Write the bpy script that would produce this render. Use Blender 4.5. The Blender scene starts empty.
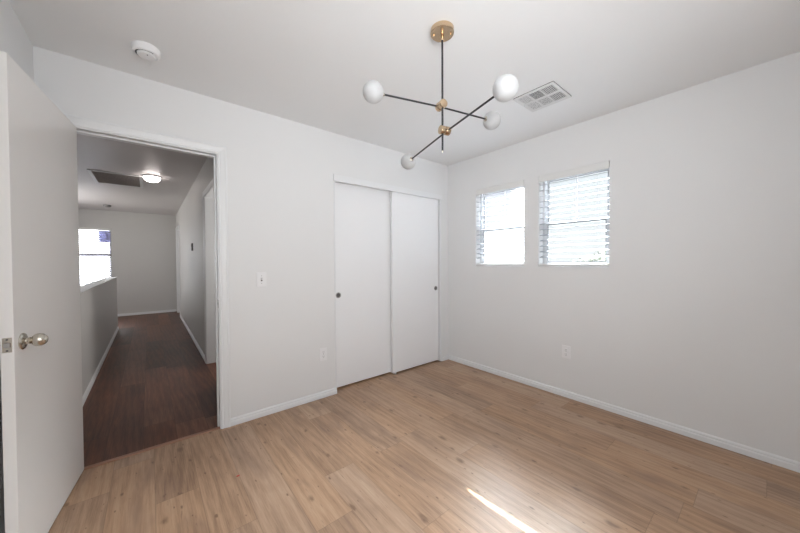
import bpy, bmesh, math, random
from mathutils import Vector, Matrix

# ---------------------------------------------------------------- camera
scn = bpy.context.scene
COL = scn.collection
cam_d = bpy.data.cameras.new('camera'); cam = bpy.data.objects.new('camera', cam_d); COL.objects.link(cam)
CP = Vector((-2.9152647, -2.5938187, 1.2398990))
yaw, pitch, roll = 0.6873884, -0.01612997, -0.00526046
cf = Vector((math.sin(yaw)*math.cos(pitch), math.cos(yaw)*math.cos(pitch), math.sin(pitch)))
cr = Vector((math.cos(yaw), -math.sin(yaw), 0)); cu = cr.cross(cf)
c_, s_ = math.cos(roll), math.sin(roll)
cr, cu = c_*cr + s_*cu, -s_*cr + c_*cu
cam.matrix_world = Matrix(((cr.x, cu.x, -cf.x, CP.x), (cr.y, cu.y, -cf.y, CP.y), (cr.z, cu.z, -cf.z, CP.z), (0, 0, 0, 1)))
cam_d.sensor_width = 36; cam_d.lens = 304.938*36/800; cam_d.clip_start = 0.01; cam_d.clip_end = 200
scn.camera = cam

# ---------------------------------------------------------------- world, sun, sky portals, added lamps, exposure
scn.view_settings.view_transform = 'Standard'; scn.view_settings.look = 'None'
scn.view_settings.gamma = 1; scn.view_settings.use_curve_mapping = False
scn.view_settings.exposure = 1.23
SKY = 0.45
w = bpy.data.worlds.new('world'); scn.world = w; w.use_nodes = True
nt = w.node_tree; nt.nodes.clear()
o_ = nt.nodes.new('ShaderNodeOutputWorld'); b_ = nt.nodes.new('ShaderNodeBackground')
tc = nt.nodes.new('ShaderNodeTexCoord'); sp = nt.nodes.new('ShaderNodeSeparateXYZ'); rp = nt.nodes.new('ShaderNodeValToRGB')
rp.color_ramp.elements[0].position = 0.0; rp.color_ramp.elements[0].color = (0.97, 0.98, 1.0, 1)
rp.color_ramp.elements[1].position = 0.8; rp.color_ramp.elements[1].color = (0.80, 0.89, 1.0, 1)
nt.links.new(tc.outputs['Generated'], sp.inputs[0]); nt.links.new(sp.outputs['Z'], rp.inputs[0])
nt.links.new(rp.outputs[0], b_.inputs[0]); b_.inputs[1].default_value = SKY
nt.links.new(b_.outputs[0], o_.inputs[0])

def light(name, kind, loc, rot, energy, color=(1, 1, 1), size=None, **k):
    d = bpy.data.lights.new(name, kind); o = bpy.data.objects.new(name, d); COL.objects.link(o)
    o.location = loc; o.rotation_euler = rot; d.energy = energy; d.color = color
    if size: d.shape = 'RECTANGLE'; d.size, d.size_y = size
    for a, v in k.items():
        if a == 'portal': d.cycles.is_portal = v
        else: setattr(d, a, v)
    return o
PI = math.pi
# the sun comes in low from behind the camera
sd = Vector((-0.066, 1.0, -1.10)).normalized()
sun = light('sun', 'SUN', (0, -8, 9), (0, 0, 0), 22, (1.0, 1.0, 1.0)); sun.data.angle = 0.008
sun.rotation_euler = sd.to_track_quat('-Z', 'Y').to_euler()
# sky portals in the two blind-covered windows and the hall window
light('portal_window_1', 'AREA', (0.16, -0.722, 1.62), (0, PI/2, 0), 1, size=(0.86, 0.57), portal=True)
light('portal_window_2', 'AREA', (0.16, -1.455, 1.62), (0, PI/2, 0), 1, size=(0.86, 0.57), portal=True)
light('portal_window_4', 'AREA', (-4.04, 7.24, 1.5), (-PI/2, 0, 0), 1, size=(0.9, 1.1), portal=True)
# added fill lamp in front of the shaded window behind the camera
light('daylight_rear_window', 'AREA', (-2.4, -3.26, 1.5), (PI/2, 0, 0), 10, (0.97, 0.985, 1.0), size=(1.3, 1.1))
# added fill lamp aimed up at the ceiling in front of the closet
fl = light('bounced_flash', 'AREA', (-2.95, -3.1, 1.5), (0, 0, 0), 3.9, (0.95, 0.975, 1.0), size=(0.5, 0.5), spread=math.radians(95))
fl.rotation_euler = (Vector((-0.6, -0.3, 2.6))-Vector(fl.location)).to_track_quat('-Z', 'Y').to_euler()
# added area lamps standing for open sky, aimed at the two small windows and the stairwell window
def sky_fill(name, loc, target, energy, color, size):  # added one-sided lamp, turned away from the neighbour houses
    o = light(name, 'AREA', loc, (0, 0, 0), energy, color, size=size)
    o.rotation_euler = (Vector(target)-Vector(loc)).to_track_quat('-Z', 'Y').to_euler(); return o
sky_fill('daylight_side_windows', (3.2, 0.4, 4.7), (0, -1.1, 1.6), 2200, (0.93, 0.965, 1.0), (3.5, 2.8))
sky_fill('daylight_stairwell_window', (-4.0, 9.9, 4.7), (-4.04, 7.1, 1.4), 300, (0.90, 0.95, 1.0), (3.0, 2.4))

# added fill lamps for the hall: stairwell side wall and side room
light('daylight_stairwell_side', 'AREA', (-4.60, 5.1, 1.75), (0, -PI/2, 0), 9.5, (1.0, 0.975, 0.95), size=(0.9, 1.5))
light('daylight_side_room', 'AREA', (-1.30, 1.5, 1.5), (0, PI/2, 0), 6, (1.0, 0.96, 0.92), size=(1.0, 0.8))

# ---------------------------------------------------------------- helpers
def link(o, parent=None):
    COL.objects.link(o)
    if parent: o.parent = parent
    return o
def obj(name, bm, m, parent=None, smooth=False):
    bmesh.ops.recalc_face_normals(bm, faces=bm.faces)
    me = bpy.data.meshes.new(name); bm.to_mesh(me); bm.free()
    for mm in (m if isinstance(m, (list, tuple)) else [m]): me.materials.append(mm)
    o = link(bpy.data.objects.new(name, me), parent)
    if smooth:
        for p in me.polygons: p.use_smooth = True
        try:
            me.set_sharp_from_angle(angle=math.radians(35))
        except Exception: pass
    return o
def tag(o, label=None, cat=None, group=None, kind=None):
    if label: o['label'] = label
    if cat: o['category'] = cat
    if group: o['group'] = group
    if kind: o['kind'] = kind
    return o
def thing(name, label, cat, loc=(0, 0, 0), rot=(0, 0, 0), group=None, kind=None):
    o = link(bpy.data.objects.new(name, None)); o.location = loc; o.rotation_euler = rot
    o.empty_display_size = 0.05
    return tag(o, label, cat, group, kind)
def struct(name, bm, m, parent=None, smooth=False, label=None):
    o = obj(name, bm, m, parent, smooth)
    if not parent: tag(o, label, None, None, 'structure')
    return o
def BM(): return bmesh.new()
def box(bm, x0, x1, y0, y1, z0, z1, bev=0.0, mi=0):
    r = bmesh.ops.create_cube(bm, size=1)
    vs = r['verts']
    for v in vs:
        v.co = Vector((x0 + (v.co.x+.5)*(x1-x0), y0 + (v.co.y+.5)*(y1-y0), z0 + (v.co.z+.5)*(z1-z0)))
    fs = set(f for v in vs for f in v.link_faces)
    for f in fs: f.material_index = mi
    if bev:
        es = list(set(e for v in vs for e in v.link_edges))
        bmesh.ops.bevel(bm, geom=es, offset=bev, segments=2, affect='EDGES', profile=.5)
    return bm
def cyl(bm, p0, p1, r0, r1=None, n=24, bev=0.0):
    p0, p1 = Vector(p0), Vector(p1); d = p1-p0
    mat = Matrix.Translation((p0+p1)/2) @ d.to_track_quat('Z', 'Y').to_matrix().to_4x4()
    r = bmesh.ops.create_cone(bm, cap_ends=True, segments=n, radius1=r0, radius2=r0 if r1 is None else r1, depth=d.length, matrix=mat)
    if bev:
        es = [e for e in set(e for v in r['verts'] for e in v.link_edges) if len([f for f in e.link_faces if len(f.verts) > 4]) == 1]
        bmesh.ops.bevel(bm, geom=es, offset=bev, segments=2, affect='EDGES', profile=.5)
    return bm
def lathe(bm, prof, mat=Matrix(), n=40):
    """profile of (radius, height) turned about local z"""
    rings = []
    for r, h in prof:
        if r < 1e-6: rings.append([bm.verts.new(mat @ Vector((0, 0, h)))])
        else: rings.append([bm.verts.new(mat @ Vector((r*math.cos(2*PI*i/n), r*math.sin(2*PI*i/n), h))) for i in range(n)])
    for a, b in zip(rings, rings[1:]):
        for i in range(n):
            j = (i+1) % n
            if len(a) == 1 and len(b) == 1: continue
            if len(a) == 1: bm.faces.new((a[0], b[i], b[j]))
            elif len(b) == 1: bm.faces.new((a[i], a[j], b[0]))
            else: bm.faces.new((a[i], a[j], b[j], b[i]))
    return bm
def sweep(bm, prof, path, up=None):
    """closed 2-D profile list of points swept between frames: path = list of (origin, axis_u, axis_v)"""
    rings = [[bm.verts.new(Vector(o) + Vector(a)*u + Vector(b)*v) for u, v in prof] for o, a, b in path]
    n = len(prof)
    for A, B in zip(rings, rings[1:]):
        for i in range(n):
            j = (i+1) % n; bm.faces.new((A[i], A[j], B[j], B[i]))
    bm.faces.new(rings[0][::-1]); bm.faces.new(rings[-1])
    return bm
def wall_with_holes(axis, c0, c1, a0, a1, z0, z1, holes):
    """a wall slab split around rectangular holes; axis 'x' = the wall runs along x"""
    bm = BM()
    us = sorted(set([a0, a1] + [h[0] for h in holes] + [h[1] for h in holes]))
    zs = sorted(set([z0, z1] + [h[2] for h in holes] + [h[3] for h in holes]))
    U, Z = len(us)-1, len(zs)-1
    solid = [[not any(h[0]-1e-6 <= (us[i]+us[i+1])/2 <= h[1]+1e-6 and h[2]-1e-6 <= (zs[j]+zs[j+1])/2 <= h[3]+1e-6 for h in holes) for j in range(Z)] for i in range(U)]
    V = {}
    def v(u, c, z):
        k = (round(u, 5), round(c, 5), round(z, 5))
        if k not in V: V[k] = bm.verts.new((u, c, z) if axis == 'x' else (c, u, z))
        return V[k]
    def S(i, j): return 0 <= i < U and 0 <= j < Z and solid[i][j]
    for i in range(U):
        for j in range(Z):
            if not solid[i][j]: continue
            u0, u1, q0, q1 = us[i], us[i+1], zs[j], zs[j+1]
            for c in (c0, c1): bm.faces.new((v(u0, c, q0), v(u1, c, q0), v(u1, c, q1), v(u0, c, q1)))
            if not S(i-1, j): bm.faces.new((v(u0, c0, q0), v(u0, c1, q0), v(u0, c1, q1), v(u0, c0, q1)))
            if not S(i+1, j): bm.faces.new((v(u1, c0, q0), v(u1, c1, q0), v(u1, c1, q1), v(u1, c0, q1)))
            if not S(i, j-1): bm.faces.new((v(u0, c0, q0), v(u1, c0, q0), v(u1, c1, q0), v(u0, c1, q0)))
            if not S(i, j+1): bm.faces.new((v(u0, c0, q1), v(u1, c0, q1), v(u1, c1, q1), v(u0, c1, q1)))
    return bm

# ---------------------------------------------------------------- materials
def new_mat(name):
    m = bpy.data.materials.new(name); m.use_nodes = True
    return m, m.node_tree, m.node_tree.nodes['Principled BSDF']
def N(nt, t, **k):
    n = nt.nodes.new(t)
    for a, v in k.items(): setattr(n, a, v)
    return n
def math_n(nt, op, a, b=None, c=None):
    n = nt.nodes.new('ShaderNodeMath'); n.operation = op
    for i, x in enumerate((a, b, c)):
        if x is None: continue
        if isinstance(x, (int, float)): n.inputs[i].default_value = x
        else: nt.links.new(x, n.inputs[i])
    return n.outputs[0]
def paint(name, col, rough=0.55, metal=0.0, bump=0.0, bscale=120, var=0.0, spec=0.5, coat=0.0, aniso=0):
    m, nt, b = new_mat(name)
    b.inputs['Base Color'].default_value = (*col, 1); b.inputs['Roughness'].default_value = rough
    b.inputs['Metallic'].default_value = metal; b.inputs['Specular IOR Level'].default_value = spec
    b.inputs['Coat Weight'].default_value = coat
    g = N(nt, 'ShaderNodeNewGeometry')
    nz = N(nt, 'ShaderNodeTexNoise'); nz.inputs['Scale'].default_value = bscale; nz.inputs['Detail'].default_value = 3
    nt.links.new(g.outputs['Position'], nz.inputs['Vector'])
    if bump:
        bp = N(nt, 'ShaderNodeBump'); bp.inputs['Strength'].default_value = bump; bp.inputs['Distance'].default_value = 0.002
        nt.links.new(nz.outputs['Fac'], bp.inputs['Height']); nt.links.new(bp.outputs[0], b.inputs['Normal'])
    n2 = N(nt, 'ShaderNodeTexNoise'); n2.inputs['Scale'].default_value = 2.5; n2.inputs['Detail'].default_value = 2
    nt.links.new(g.outputs['Position'], n2.inputs['Vector'])
    mx = N(nt, 'ShaderNodeMix', data_type='RGBA')
    v = var or 0.012
    mx.inputs['A'].default_value = (*[max(0, c*(1-v)) for c in col], 1); mx.inputs['B'].default_value = (*[min(1, c*(1+v)) for c in col], 1)
    nt.links.new(n2.outputs['Fac'], mx.inputs['Factor']); nt.links.new(mx.outputs['Result'], b.inputs['Base Color'])
    return m

M = {}
M['wall'] = paint('wall_paint', (0.80, 0.803, 0.805), 0.6, bump=0.25, bscale=90)
M['ceiling'] = paint('ceiling_paint', (0.87, 0.877, 0.88), 0.7, bump=0.25, bscale=80)
M['trim'] = paint('trim_paint', (0.82, 0.83, 0.84), 0.35, bump=0.05)
M['closet'] = paint('closet_door_paint', (0.90, 0.905, 0.92), 0.4, bump=0.06, bscale=60)
M['door'] = paint('door_paint', (0.83, 0.81, 0.79), 0.38, bump=0.1, bscale=50)
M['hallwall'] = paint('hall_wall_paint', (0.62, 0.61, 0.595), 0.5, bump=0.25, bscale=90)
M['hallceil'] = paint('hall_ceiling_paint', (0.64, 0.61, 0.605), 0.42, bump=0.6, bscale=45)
M['dark'] = paint('dark_void', (0.02, 0.02, 0.02), 0.8)
M['brass'] = paint('brushed_brass', (0.66, 0.50, 0.34), 0.24, 1.0, var=0.05)
M['black'] = paint('black_metal', (0.022, 0.022, 0.026), 0.38, 0.0, spec=0.5)
M['nickel'] = paint('satin_nickel', (0.60, 0.56, 0.49), 0.22, 1.0, var=0.04)
M['steel'] = paint('dull_steel', (0.42, 0.41, 0.40), 0.4, 1.0)
M['plastic'] = paint('white_plastic', (0.86, 0.86, 0.87), 0.3)
M['slotgrey'] = paint('socket_slots', (0.10, 0.10, 0.10), 0.6)

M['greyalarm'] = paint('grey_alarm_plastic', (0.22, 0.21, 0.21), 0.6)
M['pullcup'] = paint('dark_steel_cup', (0.16, 0.155, 0.15), 0.45, 0.6)
M['greyplate'] = paint('grey_plastic', (0.16, 0.155, 0.15), 0.5)
M['vinyl'] = paint('vinyl_frame', (0.70, 0.71, 0.73), 0.4)
M['gasket'] = paint('dark_gasket', (0.10, 0.11, 0.13), 0.6)
M['grille'] = paint('grille_metal', (0.74, 0.74, 0.735), 0.45)
M['returngrille'] = paint('return_grille_slats', (0.75, 0.68, 0.65), 0.6)
M['threshold'] = paint('threshold_wood', (0.33, 0.165, 0.105), 0.4, var=0.1)
M['red'] = paint('red_scrap', (0.55, 0.03, 0.02), 0.5)
M['stucco'] = paint('outdoor_stucco', (0.68, 0.68, 0.71), 0.8, bump=0.4, bscale=30)
M['adobe'] = paint('outdoor_tan_stucco', (0.36, 0.34, 0.32), 0.9, bump=0.4, bscale=30)
M['siding'] = paint('outdoor_siding', (0.50, 0.51, 0.58), 0.7, bump=0.3, bscale=30)
M['rooftile'] = paint('roof_shingles', (0.09, 0.08, 0.08), 0.8, bump=0.5)
M['bark'] = paint('bark', (0.06, 0.05, 0.04), 0.9, bump=0.6, bscale=40)
M['leaf'] = paint('leaves', (0.22, 0.24, 0.20), 0.7, var=0.3, spec=0.2)
M['ground'] = paint('outdoor_ground', (0.12, 0.11, 0.09), 0.9, bump=0.4, var=0.2)
M['sticker'] = paint('glass_label_blue', (0.045, 0.045, 0.085), 0.6)
M['stickerwhite'] = paint('glass_label_white', (0.12, 0.12, 0.14), 0.6)
M['curtain'] = paint('blackout_fabric', (0.7, 0.7, 0.68), 0.9, bump=0.2)

m, nt, b = new_mat('window_glass'); nt.nodes.remove(b)
t_ = N(nt, 'ShaderNodeBsdfTransparent'); t_.inputs[0].default_value = (0.95, 0.97, 0.97, 1)
g_ = N(nt, 'ShaderNodeBsdfGlossy'); g_.inputs['Roughness'].default_value = 0.02
lw = N(nt, 'ShaderNodeLayerWeight'); lw.inputs[0].default_value = 0.15
mx = N(nt, 'ShaderNodeMixShader'); nt.links.new(lw.outputs['Fresnel'], mx.inputs[0]); nt.links.new(t_.outputs[0], mx.inputs[1]); nt.links.new(g_.outputs[0], mx.inputs[2])
nt.links.new(mx.outputs[0], nt.nodes['Material Output'].inputs[0]); M['glass'] = m

def translucent(name, col, amt, rough=0.4):
    m, nt, b = new_mat(name)
    b.inputs['Base Color'].default_value = (*col, 1); b.inputs['Roughness'].default_value = rough
    tr = N(nt, 'ShaderNodeBsdfTranslucent'); tr.inputs[0].default_value = (*col, 1)
    mx = N(nt, 'ShaderNodeMixShader'); mx.inputs[0].default_value = amt
    nt.links.new(b.outputs[0], mx.inputs[1]); nt.links.new(tr.outputs[0], mx.inputs[2]); nt.links.new(mx.outputs[0], nt.nodes['Material Output'].inputs[0])
    return m
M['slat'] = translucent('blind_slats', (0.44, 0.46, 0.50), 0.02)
M['hallslat'] = translucent('stairwell_blind_slats', (0.66, 0.65, 0.72), 0.35)
M['valance'] = paint('blind_valance', (0.80, 0.80, 0.79), 0.45)
M['opal'] = translucent('opal_glass', (0.66, 0.665, 0.67), 0.35, 0.55)
M['sticker'] = translucent('glass_label_blue', (0.45, 0.45, 0.66), 0.6)
M['stickerwhite'] = translucent('glass_label_white', (0.8, 0.8, 0.85), 0.6)

m, nt, b = new_mat('lit_diffuser')
b.inputs['Base Color'].default_value = (0.9, 0.88, 0.86, 1); b.inputs['Roughness'].default_value = 0.3
b.inputs['Emission Color'].default_value = (1.0, 0.90, 0.86, 1); b.inputs['Emission Strength'].default_value = 5.5
M['litlamp'] = m

def planks(name, W, Lp, x0, cols, seed, rough, knots, grain, seam, pv=0.09):
    """plank floor running along y: each plank gets its own tone, grain offset, knots and end joint"""
    m, nt, b = new_mat(name); L = nt.links
    g = N(nt, 'ShaderNodeNewGeometry'); s = N(nt, 'ShaderNodeSeparateXYZ'); L.new(g.outputs['Position'], s.inputs[0])
    X, Y = s.outputs['X'], s.outputs['Y']
    u = math_n(nt, 'DIVIDE', math_n(nt, 'SUBTRACT', X, x0), W); iu = math_n(nt, 'FLOOR', u); fu = math_n(nt, 'FRACT', u)
    wn = N(nt, 'ShaderNodeTexWhiteNoise', noise_dimensions='1D'); L.new(math_n(nt, 'ADD', iu, seed), wn.inputs['W'])
    v = math_n(nt, 'ADD', math_n(nt, 'DIVIDE', Y, Lp), math_n(nt, 'MULTIPLY', wn.outputs['Value'], 7.31)); iv = math_n(nt, 'FLOOR', v); fv = math_n(nt, 'FRACT', v)
    idx = math_n(nt, 'ADD', math_n(nt, 'MULTIPLY', iu, 13.7), math_n(nt, 'MULTIPLY', iv, 5.13))
    w2 = N(nt, 'ShaderNodeTexWhiteNoise', noise_dimensions='1D'); L.new(idx, w2.inputs['W'])
    r = w2.outputs['Value']
    cmb = N(nt, 'ShaderNodeCombineXYZ'); L.new(math_n(nt, 'ADD', X, math_n(nt, 'MULTIPLY', r, 37.0)), cmb.inputs[0]); L.new(math_n(nt, 'ADD', Y, math_n(nt, 'MULTIPLY', r, 91.0)), cmb.inputs[1]); L.new(math_n(nt, 'MULTIPLY', r, 11.0), cmb.inputs[2])
    P = cmb.outputs[0]
    def noise(sx, sy, sc, det=4, rg=0.55, dist=0.0):
        mp = N(nt, 'ShaderNodeMapping'); mp.inputs['Scale'].default_value = (sx, sy, 1); L.new(P, mp.inputs['Vector'])
        n = N(nt, 'ShaderNodeTexNoise'); n.inputs['Scale'].default_value = sc; n.inputs['Detail'].default_value = det; n.inputs['Roughness'].default_value = rg; n.inputs['Distortion'].default_value = dist
        L.new(mp.outputs[0], n.inputs['Vector']); return n.outputs['Fac']
    fine = noise(1, 0.045, 150, 6, 0.7)
    broad = noise(1, 0.10, 11, 5, 0.62, 0.25)
    cloud = noise(1, 0.5, 4.0, 2, 0.5)
    # cathedral figure
    mp = N(nt, 'ShaderNodeMapping'); mp.inputs['Scale'].default_value = (1, 0.12, 1); L.new(P, mp.inputs['Vector'])
    wv = N(nt, 'ShaderNodeTexWave', wave_type='RINGS', rings_direction='Z'); wv.inputs['Scale'].default_value = 7; wv.inputs['Distortion'].default_value = 9; wv.inputs['Detail'].default_value = 3; wv.inputs['Detail Scale'].default_value = 1.4
    L.new(mp.outputs[0], wv.inputs['Vector'])
    t = math_n(nt, 'ADD', math_n(nt, 'MULTIPLY', broad, 0.24), math_n(nt, 'MULTIPLY', fine, 0.44*grain))
    t = math_n(nt, 'ADD', t, math_n(nt, 'MULTIPLY', wv.outputs['Fac'], 0.07*grain))
    t = math_n(nt, 'ADD', t, math_n(nt, 'MULTIPLY', cloud, 0.22))
    t = math_n(nt, 'ADD', t, math_n(nt, 'MULTIPLY', math_n(nt, 'SUBTRACT', r, 0.5), pv))
    rp = N(nt, 'ShaderNodeValToRGB'); L.new(t, rp.inputs[0])
    e = rp.color_ramp.elements
    e[0].position = 0.33; e[0].color = (*cols[0], 1); e[1].position = 0.68; e[1].color = (*cols[2], 1)
    k = e.new(0.5); k.color = (*cols[1], 1)
    col = rp.outputs[0]
    # slow tint drift from plank to plank
    w3 = N(nt, 'ShaderNodeTexWhiteNoise', noise_dimensions='1D'); L.new(math_n(nt, 'ADD', idx, 3.3), w3.inputs['W'])
    hs = N(nt, 'ShaderNodeHueSaturation'); L.new(col, hs.inputs['Color'])
    L.new(math_n(nt, 'ADD', math_n(nt, 'MULTIPLY', w3.outputs['Value'], 0.14), 0.93), hs.inputs['Saturation'])
    L.new(math_n(nt, 'ADD', math_n(nt, 'MULTIPLY', w3.outputs['Value'], 0.06), 0.97), hs.inputs['Value'])
    col = hs.outputs[0]
    def darken(col, fac, c):
        mx = N(nt, 'ShaderNodeMix', data_type='RGBA', blend_type='MIX'); L.new(col, mx.inputs['A']); mx.inputs['B'].default_value = (*c, 1); L.new(fac, mx.inputs['Factor']); return mx.outputs['Result']
    if knots:
        for sc, th, amt, sy in ((5.5, 0.16, 0.72, 0.5), (9.0, 0.10, 0.85, 0.42), (16.0, 0.07, 0.85, 0.4)):
            mp = N(nt, 'ShaderNodeMapping'); mp.inputs['Scale'].default_value = (1, sy, 1); mp.inputs['Location'].default_value = (sc, sc*2, 0); L.new(P, mp.inputs['Vector'])
            vo = N(nt, 'ShaderNodeTexVoronoi', feature='F1', voronoi_dimensions='2D'); vo.inputs['Scale'].default_value = sc; L.new(mp.outputs[0], vo.inputs['Vector'])
            nz = noise(1, 0.4, 40, 3, 0.6)
            dd = math_n(nt, 'ADD', vo.outputs['Distance'], math_n(nt, 'MULTIPLY', math_n(nt, 'SUBTRACT', nz, 0.5), 0.16))
            sc_ = N(nt, 'ShaderNodeSeparateColor'); L.new(vo.outputs['Color'], sc_.inputs[0])
            size = math_n(nt, 'MULTIPLY', math_n(nt, 'MAXIMUM', math_n(nt, 'SUBTRACT', sc_.outputs[0], 0.35), 0.0), th)
            mr = N(nt, 'ShaderNodeMapRange', interpolation_type='SMOOTHSTEP'); L.new(dd, mr.inputs['Value']); L.new(math_n(nt, 'MULTIPLY', size, 0.3), mr.inputs['From Min']); L.new(math_n(nt, 'ADD', size, 0.03), mr.inputs['From Max'])
            mr.inputs['To Min'].default_value = amt; mr.inputs['To Max'].default_value = 0.0
            gate = math_n(nt, 'GREATER_THAN', sc_.outputs[0], 0.6)
            f = math_n(nt, 'MULTIPLY', mr.outputs[0], gate)
            col = darken(col, f, (0.17, 0.092, 0.052))
        # soft smoky bands and small cracks
        sm = noise(1, 0.22, 9, 3, 0.55, 0.4)
        mr = N(nt, 'ShaderNodeMapRange'); L.new(sm, mr.inputs['Value']); mr.inputs['From Min'].default_value = 0.54; mr.inputs['From Max'].default_value = 0.80; mr.inputs['To Max'].default_value = 0.7
        col = darken(col, mr.outputs[0], (0.22, 0.135, 0.10))
        ck = noise(1, 0.09, 60, 3, 0.7, 0.5)
        mr = N(nt, 'ShaderNodeMapRange'); L.new(ck, mr.inputs['Value']); mr.inputs['From Min'].default_value = 0.66; mr.inputs['From Max'].default_value = 0.76; mr.inputs['To Max'].default_value = 0.7
        col = darken(col, mr.outputs[0], (0.16, 0.09, 0.06))
    # seams
    eu = math_n(nt, 'MULTIPLY', math_n(nt, 'MINIMUM', fu, math_n(nt, 'SUBTRACT', 1.0, fu)), W)
    ev = math_n(nt, 'MULTIPLY', math_n(nt, 'MINIMUM', fv, math_n(nt, 'SUBTRACT', 1.0, fv)), Lp)
    ed = math_n(nt, 'MINIMUM', eu, ev)
    mr = N(nt, 'ShaderNodeMapRange'); L.new(ed, mr.inputs['Value']); mr.inputs['From Min'].default_value = 0.0004; mr.inputs['From Max'].default_value = 0.0022; mr.inputs['To Min'].default_value = seam; mr.inputs['To Max'].default_value = 0.0
    col = darken(col, mr.outputs[0], tuple(c*0.45 for c in cols[0]))
    L.new(col, b.inputs['Base Color'])
    L.new(math_n(nt, 'ADD', math_n(nt, 'MULTIPLY', broad, 0.10), rough-0.05), b.inputs['Roughness'])
    b.inputs['Specular IOR Level'].default_value = 0.5
    bp = N(nt, 'ShaderNodeBump'); bp.inputs['Strength'].default_value = 0.15; bp.inputs['Distance'].default_value = 0.001
    L.new(math_n(nt, 'SUBTRACT', fine, math_n(nt, 'MULTIPLY', mr.outputs[0], 2.0)), bp.inputs['Height']); L.new(bp.outputs[0], b.inputs['Normal'])
    return m
M['oak'] = planks('light_oak_laminate', 0.19, 1.28, -2.91, ((0.25, 0.146, 0.088), (0.44, 0.279, 0.177), (0.55, 0.378, 0.254)), 2.0, 0.37, True, 1.0, 0.42)
M['walnut'] = planks('dark_walnut_laminate', 0.19, 1.6, -3.35, ((0.055, 0.018, 0.009), (0.14, 0.053, 0.029), (0.25, 0.108, 0.062)), 9.0, 0.36, False, 0.9, 0.6, 0.20)
M['walnut'].node_tree.nodes['Principled BSDF'].inputs['Specular IOR Level'].default_value = 0.3

# ---------------------------------------------------------------- room shell
H = 2.44; XL = -3.395; YR = -3.3; T = 0.13
bm = BM(); box(bm, XL-T, T, YR-T, 0.008, -0.12, 0); box(bm, -1.7, 0, 0.008, 0.75, -0.12, 0); struct('floor', bm, M['oak'])
bm = BM(); box(bm, XL-T, T, YR-T, 0.06, H, H+0.12); struct('ceiling', bm, M['ceiling'])
DX0, DX1 = -3.296, -2.525          # doorway jamb faces
CX0, CX1 = -1.571, -0.140          # closet opening
struct('wall_back', wall_with_holes('x', 0.0, 0.12, XL, 0.0, 0, H, [(DX0-0.018, DX1+0.018, -1, 2.058), (CX0-0.012, CX1+0.012, -1, 2.058)]), M['wall'])
W1 = (-1.012, -0.424, 1.180, 2.058); W2 = (-1.748, -1.160, 1.180, 2.058)
struct('wall_right', wall_with_holes('y', 0.0, 0.15, YR-T, 0.12, 0, H, [W1, W2]), M['wall'])
bm = BM(); box(bm, XL-T, XL, YR-T, 0.12, 0, H); struct('wall_left', bm, M['wall'])
RW = (-3.10, -1.44, 0.9, 2.06)
struct('wall_rear', wall_with_holes('x', YR-T, YR, XL, 0.0, 0, H, [RW]), M['wall'])
# closet interior
bm = BM(); box(bm, -1.75, 0.0, 0.72, 0.80, 0, H); box(bm, -1.75, -1.68, 0.12, 0.72, 0, H); box(bm, 0.0, 0.08, 0.12, 0.8, 0, H); box(bm, -1.68, 0.0, 0.12, 0.72, H-0.04, H)
struct('wall_closet', bm, M['wall'])

struct('wall_exterior', wall_with_holes('y', 0.15, 0.18, YR-T, 9.0, -2.9, 2.7, [W1, W2]), M['adobe'])

# ---------------------------------------------------------------- baseboards and casings
BBP = [(0, 0), (0.013, 0), (0.013, 0.030), (0.0115, 0.034), (0.0085, 0.037), (0.0085, 0.041), (0.0095, 0.045), (0.008, 0.050), (0.004, 0.055), (0, 0.058)]
def baseboard(name, p0, p1, nrm, h=1.0, prof=BBP, mat='trim'):
    bm = BM(); z = Vector((0, 0, h)); nrm = Vector(nrm)
    sweep(bm, prof, [(p0, nrm, z), (p1, nrm, z)]); return struct(name, bm, M[mat])
baseboard('baseboard_back', (-2.459, 0, 0), (-1.569, 0, 0), (0, -1, 0))
baseboard('baseboard_back', (-0.128, 0, 0), (-0.0, 0, 0), (0, -1, 0))
baseboard('baseboard_right', (0, -0.013, 0), (0, YR, 0), (-1, 0, 0))
baseboard('baseboard_left', (XL, 0, 0), (XL, YR, 0), (1, 0, 0))
baseboard('baseboard_rear', (XL+0.013, YR, 0), (-0.013, YR, 0), (0, 1, 0))
# casing profile: u across the face from the opening outwards, v proud of the wall
CAS = [(0, 0), (0, 0.009), (0.006, 0.011), (0.010, 0.011), (0.014, 0.008), (0.020, 0.010), (0.032, 0.0125), (0.044, 0.014), (0.048, 0.0165), (0.056, 0.0165), (0.060, 0.013), (0.060, 0)]
def casing(name, x0, x1, ztop, y=0.0, side=-1, mat='trim', rev=0.006):
    n = Vector((0, side, 0)); bm = BM(); zt = ztop+rev
    sweep(bm, CAS, [((x0-rev, y, 0), Vector((-1, 0, 0)), n), ((x0-rev, y, zt), Vector((-1, 0, 1)), n), ((x1+rev, y, zt), Vector((1, 0, 1)), n), ((x1+rev, y, 0), Vector((1, 0, 0)), n)])
    return struct(name, bm, M[mat])
casing('trim_1', DX0, DX1, 2.035)
casing('trim_2', DX0, DX1, 2.035, 0.12, 1)
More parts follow.
